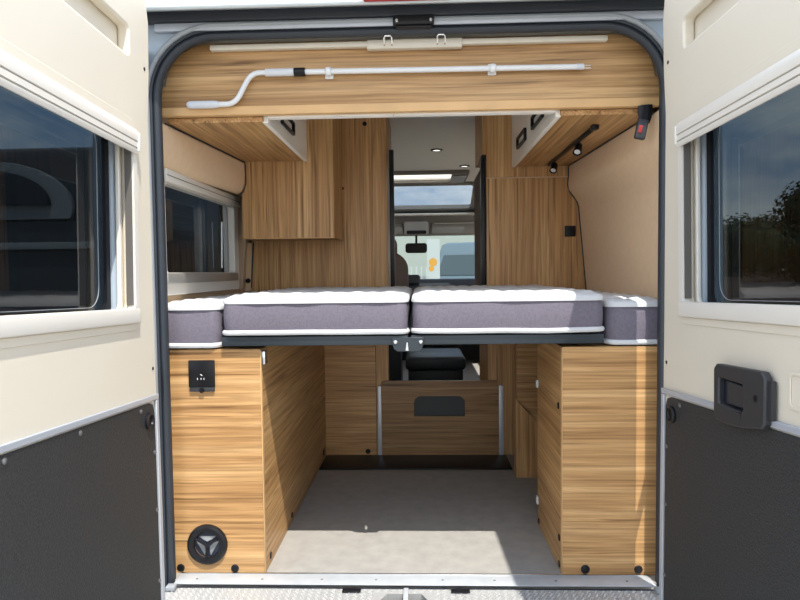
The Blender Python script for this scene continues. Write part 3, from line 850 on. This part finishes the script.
# seat belt buckle hanging below the fascia
bk = thing('belt_buckle', 'black belt buckle with red button hanging below the fascia', 'buckle', (.76, .08, 1.45))
b = MB(); b.tube([(.770, .0855, 1.548), (.771, .084, 1.53), (.766, .082, 1.51), (.760, .082, 1.495)], 0, 10, flat=(.020, .004, (1, 0, 0)))
b.tube([(.757, .088, 1.545), (.754, .087, 1.525), (.760, .087, 1.505)], 0, 8, flat=(.012, .004, (1, 0, 0)))
b.build('strap', M['black'], bk)
xf = Matrix.Translation((.752, .078, 1.470)) @ Matrix.Rotation(radians(12), 4, 'Y')
MB().box(-.017, .017, -.010, .010, -.034, .030, .006, 3, xf).build('buckle_body', M['charcoal'], bk)
MB().box(-.012, -.001, -.0125, -.0102, -.016, .008, .001, 2, xf).build('release_button', M['redbtn'], bk)

# ------------------------------------------------------------------ padded wall parts and the inner side window
def taper(mb, sg, y0, y1, amt):
    for v in mb.bm.verts:
        v.co.x += sg * amt * max(0, 1 - (v.co.y - y0) / (y1 - y0)) * min(1, max(0, (v.co.z - .95) / .45))
    return mb
m = MB()
m.prism([(-.812, 1.388), (-.788, 1.380), (-.768, 1.395), (-.757, 1.43), (-.753, 1.47), (-.755, 1.525), (-.782, 1.527), (-.785, 1.505)], 'Y', .060, .822)
taper(m, -1, .06, .822, .060)
m.build('padded_bolster', M['uphol'], label='long beige padded bolster on the wall over the side window', category='bolster', bevel=.006)
t = MB(); t.tube([(-.752, .10, 1.5245), (-.752, .815, 1.5245), (-.752, .8255, 1.51), (-.752, .826, 1.43), (-.765, .825, 1.392), (-.785, .823, 1.377)], .0028, 8)
taper(t, -1, .06, .822, .060)
t.build('piping', M['rubber'], label='thin black piping along the edge of the beige bolster', category='piping')
ps = thing('padded_strip', 'narrow beige strip with black knob, between the side window and tall cupboard', 'lining', (-.84, 1.13, .93))
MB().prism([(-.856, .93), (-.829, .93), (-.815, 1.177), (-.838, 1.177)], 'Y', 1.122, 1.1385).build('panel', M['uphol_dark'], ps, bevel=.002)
MB().lathe([(0, .010), (.010, .009), (.013, .004), (.013, 0)], (-.838, 1.122, .985), (0, -1, 0), 18).build('knob', M['black'], ps)
t = MB(); t.tube([(-.826, 1.134, .95), (-.816, 1.134, 1.10), (-.811, 1.134, 1.176)], .0032, 8)
t.build('piping', M['rubber'], label='short black piping down the cupboard edge by the side window', category='piping')
m = MB()
m.prism([(.858, .80), (.850, .93), (.812, 1.34), (.784, 1.385), (.764, 1.41), (.760, 1.44), (.764, 1.475), (.766, 1.527), (.784, 1.527), (.813, 1.365), (.859, .93), (.864, .80)], 'Y', .060, 1.0725)
taper(m, 1, .06, 1.07, .038)
m.build('padded_lining', M['uphol'], label='beige padded wall lining beside the wardrobe, with a soft ridge', category='lining', bevel=.008)
t = MB(); t.tube([(.762, 1.0765, 1.522), (.763, 1.0765, 1.49), (.760, 1.0765, 1.43), (.772, 1.0765, 1.395), (.800, 1.0765, 1.362), (.812, 1.0765, 1.330), (.850, 1.0765, .92)], .0032, 8)
t.build('piping', M['rubber'], label='black piping following the wardrobe edge of the padded lining', category='piping')
t = MB(); t.tube([(.7595,   .10, 1.5235), (.7595, 1.07, 1.5235)], .0028, 8)
taper(t, 1, .06, 1.07, .038)
t.build('piping', M['rubber'], label='black piping between the padded lining and the locker with spotlights', category='piping')

wn = setting('window_4', (-.84, .53, .95))
MB().plate(rrect(.130, .975, .948, 1.388, .02), [rrect(.15, .915, 1.028, 1.335, .015)], 'X', -.868, -.838).build('window_frame', M['cream_frame'], wn, bevel=.005)
MB().box(-.8379, -.822, .132, .970, 1.338, 1.386, .007, 3).build('blind_cassette', M['cream_frame'], wn)
MB().box(-.8225, -.8205, .135, .965, 1.3605, 1.3625).build('groove', M['frame_line'], wn)
MB().box(-.8379, -.828, .135, .930, .990, 1.026, .005).build('blind_bar', M['silver_frame'], wn)
MB().plate([(.895, 1.02), (.965, 1.02), (.965, 1.375), (.895, 1.375)], [[(.902, 1.025), (.935, 1.025), (.935, 1.37), (.902, 1.37)]], 'X', -.885, -.8685).build('guide_rail', M['silver_frame'], wn)
MB().plate(rrect(.13, 1.088, 1.0, 1.393, .02), [rrect(.15, 1.03, 1.020, 1.375, .04)], 'X', -.9345, -.925).build('pane_border', M['black'], wn)
MB().box(-.94, -.935, .13, 1.088, .95, 1.394).build('window_pane', M['tint'], wn)
MB().cyl((-.915, .955, 1.05), (-.912, .96, 1.27), .006).build('window_stay', M['steel'], wn)

# ------------------------------------------------------------------ mattresses and bed frame
def mattress(x0, x1, y0, y1, z0, zs, zt, label, seed):
    t = thing('mattress', label, 'mattress', ((x0 + x1) / 2, (y0 + y1) / 2, z0), group='mattresses on the bed')
    m = MB(); m.plate(rrect(x0 + .004, x1 - .004, y0 + .004, y1 - .004, .035, 8), [], 'Z', z0 + .006, zs)
    bmesh.ops.subdivide_edges(m.bm, edges=[e for e in m.bm.edges if abs(e.verts[0].co.z - e.verts[1].co.z) > .02], cuts=7)
    for v in m.bm.verts:
        k = max(0, 1 - ((v.co.z - (z0 + zs) / 2) / ((zs - z0) / 2)) ** 2)
        cx, cy = (x0 + x1) / 2, (y0 + y1) / 2
        v.co.x += (1 if v.co.x > cx else -1) * (.005 * k - .004); v.co.y += (1 if v.co.y > cy else -1) * (.007 * k - .005 + .0022 * noise.noise(Vector((v.co.x * 7, v.co.z * 5, seed))))
    m.build('core', M['foam'], t)
    def fn(u, v):
        # edge rounding: u, v in [0,1]; compress toward the border
        x = x0 + (x1 - x0) * u; y = y0 + (y1 - y0) * v
        dx = min(x - x0, x1 - x); dy = min(y - y0, y1 - y)
        dd = min(dx, dy)
        k = min(1.0, dd / .035)
        rnd = math.sqrt(max(0, 1 - (1 - k) ** 2))
        q = abs(sin(pi * (x * 1.0 + y) / .115 + seed)) ** .6 * abs(sin(pi * (x - y) / .115 + seed)) ** .6
        wob = .5 + .5 * noise.noise(Vector((x * 9, y * 9, seed)))
        z = zs - .004 + (zt - zs) * (.55 * rnd + .30) + .010 * q * k + .006 * wob * k
        if dd < 1e-5:
            z = zs - .006 + .008 * noise.noise(Vector((x * 11, y * 11, seed + 3)))
        R_ = .045
        if dx < R_ and dy < R_:
            a, b_ = 1 - dx / R_, 1 - dy / R_
            l_ = math.hypot(a, b_); f_ = max(a, b_) / l_ if l_ > 0 else 1
            sx = 1 if x > (x0 + x1) / 2 else -1; sy = 1 if y > (y0 + y1) / 2 else -1
            x += sx * (a * f_ - a) * R_; y += sy * (b_ * f_ - b_) * R_
        out = .004 * noise.noise(Vector((x * 11, y * 11, seed + 7)))
        if dy < .02 and y < (y0 + y1) / 2: y += out
        return (x, y, z)
    def dens(n, a, b, e):
        # parameters with extra lines near both ends
        L_ = b - a
        s = [0, .004 / L_, .010 / L_, .020 / L_, .035 / L_]
        return s + [(.035 / L_) + (1 - .07 / L_) * k / n for k in range(1, n)] + [1 - q for q in reversed(s)]
    U = dens(max(6, int((x1 - x0) / .014)), x0, x1, 0); V = dens(int((y1 - y0) / .016), y0, y1, 0)
    q = MB(); bm = q.bm
    G = [[bm.verts.new(fn(u, v)) for v in V] for u in U]
    for i in range(len(U) - 1):
        for j in range(len(V) - 1):
            bm.faces.new((G[i][j], G[i + 1][j], G[i + 1][j + 1], G[i][j + 1]))
    # closed underside
    rim = [G[i][0] for i in range(len(U))] + [G[-1][j] for j in range(1, len(V))] + [G[i][-1] for i in range(len(U) - 2, -1, -1)] + [G[0][j] for j in range(len(V) - 2, 0, -1)]
    low = [bm.verts.new((v.co.x, v.co.y, zs - .016)) for v in rim]
    n = len(rim)
    for k in range(n):
        bm.faces.new((rim[k], low[k], low[(k + 1) % n], rim[(k + 1) % n]))
    bm.faces.new(low)
    q.build('quilted_top', M['quilt'], t, smooth=60)
    # white welt round the bottom edge
    pts = [(x, y, z0 + .0125 + .0035 * noise.noise(Vector((x * 5, y * 5, seed)))) for x, y in [p for i_, p in enumerate(rrect(x0 + .004, x1 - .004, y0 + .004, y1 - .004, .035, 6))]]
    dense = []
    for i_, p in enumerate(pts):
        q_ = pts[(i_ + 1) % len(pts)]
        n_ = max(1, int(math.hypot(q_[0] - p[0], q_[1] - p[1]) / .05))
        for k in range(n_):
            x, y = p[0] + (q_[0] - p[0]) * k / n_, p[1] + (q_[1] - p[1]) * k / n_
            dense.append((x, y, z0 + .0125 + .0035 * noise.noise(Vector((x * 5, y * 5, seed)))))
    pts = dense
    for (a, b_) in () and (((x0 + .01, y0 + .004), (x1 - .01, y0 + .004)), ((x1 - .004, y0 + .01), (x1 - .004, y1 - .01)), ((x1 - .01, y1 - .004), (x0 + .01, y1 - .004)), ((x0 + .004, y1 - .01), (x0 + .004, y0 + .01))):
        for k in range(13):
            f_ = k / 12
            x, y = a[0] + (b_[0] - a[0]) * f_, a[1] + (b_[1] - a[1]) * f_
            pts.append((x, y, z0 + .0125 + .0035 * noise.noise(Vector((x * 5, y * 5, seed)))))
    w_ = MB(); w_.tube(pts, 0, 8, closed=True, flat=(.0085, .007, (0, 0, 1)))
    w_.build('bottom_welt', M['quilt'], t)
    return t
mattress(-.845, -.634, .070, 1.075, .7695, .917, .924, 'narrow end mattress on the sunlit cabinet, by the side window', 1.3)
mattress(-.626, -.003, .050, 1.075, .8125, .937, .944, 'wide middle mattress beside the narrow one above the sunlit cabinet', 2.1)
mattress(.006, .636, .050, 1.075, .8125, .937, .944, 'wide middle mattress whose corner falls into shade', 4.4)
mattress(.644, .845, .078, 1.075, .7695, .913, .921, 'narrow end mattress on the shaded cabinet, by the padded wall', 5.9)

for x0, x1, lab in ((-.624, -.006, 'slate blue bed base half, nearer the socket cabinet'), (.004, .630, 'slate blue bed base half, nearer the plain shaded cabinet')):
    bf = thing('folding_bed_base', lab, 'bed base', ((x0 + x1) / 2, .55, .78), group='bed base halves')
    MB().box(x0, x1, .060, .075, .781, .8115, .002).build('front_rail', M['slate'], bf)
    MB().box(x0 + .002, x1 - .002, .0755, 1.075, .797, .8115).build('deck_board', M['slate'], bf)
    MB().box(x0, x1, 1.0755, 1.0795, .781, .8115).build('back_rail', M['slate'], bf)
br = thing('bed_bracket', 'slate metal bracket with two bolts joining the bed base halves', 'bracket', (-.01, .055, .765))
MB().prism([(-.058, .790), (-.052, .768), (-.040, .760), (.028, .760), (.040, .768), (.046, .790), (.046, .806), (-.058, .806)], 'Y', .0535, .0595).build('plate', M['slate'], br, bevel=.001)
for x in (-.057 + .010, .036):
    MB().lathe([(0, .0045), (.004, .0045), (.0065, .002), (.0065, 0)], (x, .0535, .791), (0, -1, 0), 14).build('bolt', M['steel'], br)
MB().prism([(-.014, .763), (-.004, .763), (-.007, .790), (-.010, .790)], 'Y', .0505, .0533).build('latch_tongue', M['steel'], br)

# ------------------------------------------------------------------ aisle and cab
for x, y, lab in ((.158, 2.35, 'small round ceiling light nearest the doorway'), (.400, 3.01, 'small round ceiling light beside the roof window')):
    cl = thing('ceiling_light', lab, 'ceiling light', (x, y, 1.862), group='round ceiling lights')
    MB().lathe([(.028, -.001), (.030, -.008), (.040, -.006), (.042, 0)], (x, y, 1.8715), (0, 0, 1), 32).build('ring', M['black'], cl)
    MB().lathe([(0, -.004), (.029, -.004)], (x, y, 1.8715), (0, 0, 1), 28).build('diffuser', M['lens'], cl)
seat = thing('cab_seat', 'dark brown cab seat seen beside the cupboard edge through the aisle', 'seat', (-.36, 3.2, .0005))
MB().plate(rrect(-.60, -.068, .62, 1.19, .15), [], 'Y', 3.18, 3.30).build('backrest', M['seatbrown'], seat, bevel=.03)
MB().plate(rrect(-.52, -.16, 1.10, 1.33, .08), [], 'Y', 3.19, 3.28).build('headrest', M['seatbrown'], seat, bevel=.03)
MB().box(-.61, -.08, 3.15, 3.72, .42, .62, .05, 3).build('cushion', M['seatbrown'], seat)
MB().box(-.55, -.14, 3.25, 3.68, .0005, .419, .01).build('pedestal', M['dash'], seat)
bn = thing('aisle_bench', 'dark blue grey bench low in the aisle below the bed', 'bench', (.3, 2.6, .0005))
MB().box(-.06, .34, 2.45, 2.95, .0005, .30, .01).build('base', M['slate'], bn)
MB().box(-.08, .36, 2.43, 2.97, .301, .40, .03, 3).build('cushion', M['slate'], bn)
db = thing('dashboard', 'black dashboard below the windscreen at the far end', 'dashboard', (0, 4.8, .4))
MB().prism([(4.52, .40), (4.99, .40), (5.06, .835), (4.93, .90), (4.55, .945), (4.48, .86)], 'X', -.87, .87).build('body', M['dash'], db, bevel=.02)
MB().plate(rrect(-.21, .03, .90, .99, .03), [], 'Y', 4.46, 4.52).build('display_hood', M['dash'], db, bevel=.01)
mi = thing('rear_view_mirror', 'black rear view mirror on the windscreen', 'mirror', (0, 4.38, 1.28))
MB().plate(rrect(-.118, .108, 1.215, 1.318, .03), [], 'Y', 4.36, 4.39).build('mirror_housing', M['black'], mi, bevel=.008)
MB().cyl((-.004, 4.385, 1.31), (-.004, 4.44, 1.40), .012).build('stem', M['black'], mi)
oc = thing('overhead_console', 'grey overhead console above the rear view mirror', 'console', (0, 4.25, 1.40))
MB().plate(rrect(-.125, .125, 1.395, 1.53, .03), [], 'Y', 4.235, 4.2995).build('housing', M['headliner'], oc, bevel=.012)
MB().plate(rrect(-.10, .10, 1.405, 1.44, .012), [], 'Y', 4.225, 4.2348).build('switch_panel', M['black'], oc, bevel=.003)
for x0, x1, lab in ((-.66, -.14, 'sun visor beside the console, on the seat side'), (.155, .66, 'sun visor beside the console, on the wardrobe side')):
    sv = thing('hanging_sun_visor', lab, 'sun visor', ((x0 + x1) / 2, 4.26, 1.40), group='sun visors above the windscreen')
    MB().box(x0, x1, 4.275, 4.2985, 1.405, 1.52, .01).build('flap', M['headliner'], sv)
    MB().box(x0 + .03, x1 - .08, 4.262, 4.2748, 1.508, 1.516, .002).build('edge_clip', M['headlight'], sv)

# ------------------------------------------------------------------ outside: vans, building, trees
def van(name, label, loc, rotz, paint, screen):
    v = thing(name, label, 'van', loc, rotz)
    def fin(m, n, mat, par=v, **k): return m.build(n, mat, par, local=True, **k)
    side = [(0, .35), (-.02, .80), (.10, 1.06), (.28, 1.16), (.90, 2.05), (1.25, 2.40), (1.8, 2.50), (5.4, 2.50), (5.45, .35)]
    fin(MB().prism(side, 'X', -1.0, 1.0), 'body', paint, bevel=.06)
    d = Vector((0, .62, .89)).normalized(); n_ = Vector((0, -d.z, d.y))
    ms = Matrix(((1, 0, 0, 0), (0, d.y, n_.y, .28), (0, d.z, n_.z, 1.16), (0, 0, 0, 1)))
    fin(MB().plate([(-.90, .06), (.90, .06), (.78, 1.0), (-.78, 1.0)], [], 'Z', -.01, .025, ms), 'windscreen', screen, bevel=.02)
    for s in (-1, 1):
        fin(MB().prism([(.75, 1.2), (1.75, 1.2), (1.75, 1.95), (1.15, 1.95)], 'X', s * 1.001, s * 1.018), 'side_window', screen)
        fin(MB().box(s * 1.01, s * 1.22, .62, .74, 1.25, 1.60, .04, 3), 'wing_mirror', M['black'])
        fin(MB().box(s * .58, s * .95, -.05, .12, .78, 1.0, .03, 3), 'headlight', M['whiteplastic'])
        for y in (.95, 4.4):
            wl = fin(MB().lathe([(0, .10), (.20, .10), (.33, .11), (.35, .07), (.35, -.11)], (s * .88, y, .35), (s, 0, 0), 32), 'wheel', M['tyre'])
            MB().lathe([(0, .125), (.16, .12), (.20, .105)], (s * .88, y, .35), (s, 0, 0), 24).build('wheel_cover', M['trimgrey'], wl, local=True)
    fin(MB().box(-1.0, 1.0, -.12, .05, .30, .62, .05, 3), 'bumper', M['charcoal'])
    fin(MB().box(-.5, .5, -.06, .02, .66, .92, .02), 'grille', M['black'])
    fin(MB().box(-.26, .26, -.135, -.121, .42, .53, .004), 'number_plate', M['whiteplastic'])
    return v
van('parked_van', 'grey blue van facing us beyond the windscreen', (1.62, 24.5, GZ), radians(-20), M['greyblue'], M['vanscreen']).scale = (1.15, 1.15, 1.2)

bd = thing('building', 'pale building far beyond the windscreen with a pink fascia', 'building', (-1, 36, GZ))
MB().box(-16, 12, 36, 42, GZ, 3.5).build('facade', M['building'], bd)
MB().box(-16, 12, 35.9, 35.99, 3.5, 3.9).build('fascia_board', M['pink'], bd)
bn_ = thing('banner', 'white banner with an orange shape standing before the building', 'banner', (.55, 20, GZ))
MB().box(.28, .74, 20, 20.05, GZ, 2.2).build('cloth', M['banner'], bn_)
o_ = MB(); o_.lathe([(0, .002), (.15, .002), (.15, 0)], (.49, 19.998, 1.36), (0, -1, 0), 20); o_.lathe([(0, .003), (.10, .003), (.10, 0)], (.43, 19.998, 1.13), (0, -1, 0), 16)
o_.build('printed_shape', M['orange'], bn_)
rl_ = thing('railing', 'low white railing in front of the pale building', 'railing', (-1, 21, GZ))
for k in range(16):
    x = -2.4 + k * .19
    MB().box(x - .03, x + .03, 21, 21.05, GZ, 1.22).build('post', M['banner'], rl_)
MB().box(-2.6, .7, 21.06, 21.10, .72, .86).build('cross_rail', M['mgrey'], rl_)

# neighbouring dark motorhome on the window side
nm = thing('motorhome', 'dark neighbouring motorhome with arched grey rear, beyond the tinted glass', 'motorhome', (-3.5, 5.5, GZ))
MB().box(-4.9, -2.55, 3.0, 8.5, GZ + .35, 2.10, .10, 3).build('body', M['darkvan'], nm)
MB().plate([(-3.45 + .64 * cos(a), 1.58 + .38 * sin(a)) for a in [radians(t) for t in range(-14, 195, 8)]], [], 'Y', 2.95, 2.999).build('arched_surround', M['mgrey'], nm, bevel=.01)
ar = MB().prism([(-3.45 + .47 * cos(a), 1.60 + .28 * sin(a)) for a in [radians(t) for t in range(0, 181, 8)]], 'Y', 2.90, 2.949).build('arched_window', M['dash'], nm)
MB().box(-4.7, -2.6, 2.93, 2.999, 1.24, 1.30, .01).build('trim_band', M['mgrey'], nm)
MB().box(-2.549, -2.53, 3.4, 5.2, .9, 1.5, .008).build('side_window', M['black'], nm)
MB().box(-2.549, -2.535, 5.5, 7.9, .7, 1.0, .004).build('side_stripe', M['mgrey'], nm)
for x in (-4.62, -2.83):
    for y in (3.9, 7.4):
        MB().lathe([(0, .13), (.22, .13), (.34, .12), (.35, .07), (.35, -.12)], (x, y, GZ + .35), (1 if x > -3.5 else -1, 0, 0), 28).build('wheel', M['tyre'], nm)

def tree(label, x, y, h, rad, seed, mat):
    rng = random.Random(seed)
    t = thing('tree', label, 'tree', (x, y, GZ), group='trees beyond the car park')
    MB().cyl((x, y, GZ), (x + .1, y, GZ + h * .55), .12, .06, 10).build('trunk', M['bark'], t)
    c = MB(); bm = c.bm
    for k in range(9):
        r = rad * rng.uniform(.42, .62)
        ctr = Vector((x + rng.uniform(-.6, .6) * rad, y + rng.uniform(-.6, .6) * rad, GZ + h - rad * rng.uniform(.45, 1.25)))
        for q in range(950):
            u, v_ = rng.uniform(-1, 1), rng.uniform(0, 2 * pi)
            s_ = math.sqrt(1 - u * u)
            dirv = Vector((s_ * cos(v_), s_ * sin(v_), u))
            p = ctr + dirv * r * rng.uniform(.75, 1.08)
            a = Vector((rng.uniform(-1, 1), rng.uniform(-1, 1), rng.uniform(-1, 1))).normalized(); b_ = dirv.cross(a)
            if b_.length < .1: continue
            b_.normalize(); a = b_.cross(dirv)
            sz = rng.uniform(.035, .085) * rad / 1.5
            vs = [bm.verts.new(p + a * sz), bm.verts.new(p + b_ * sz * .6 + dirv * sz * .3), bm.verts.new(p - a * sz), bm.verts.new(p - b_ * sz * .6)]
            bm.faces.new(vs)
        bmesh.ops.create_icosphere(bm, subdivisions=2, radius=r * .74, matrix=Matrix.Translation(ctr))
    c.build('crown', mat, t, smooth=80)
for i, (x, y, h, r) in enumerate([(7.0, 12.5, 3.0, 1.3), (10.2, 13.4, 3.9, 1.6), (14.2, 14.0, 4.4, 1.9), (13.2, 9.6, 3.9, 1.7), (18.4, 12.6, 4.8, 2.1), (10.0, 9.2, 2.9, 1.2), (17.6, 18.6, 5.2, 2.2)]):
    tree(['low bushy tree at the near end of the row beyond the tinted glass', 'rounded tree rising above the low bush beyond the tinted glass', 'broad dark tree in the middle of the row beyond the glass',
          'full tree standing in front of the broad dark tree', 'large tree at the far end of the row beyond the glass', 'small shrub like tree in front of the low bushy tree', 'tallest tree behind all others in the row'][i], x, y, h, r, 40 + i, M['leaf'] if i % 2 else M['leaf2'])
MB().box(6.0, 24, 21.6, 21.8, GZ, .9).build('boundary_wall', M['brickw'], label='low brown boundary wall behind the row of trees', category='wall')
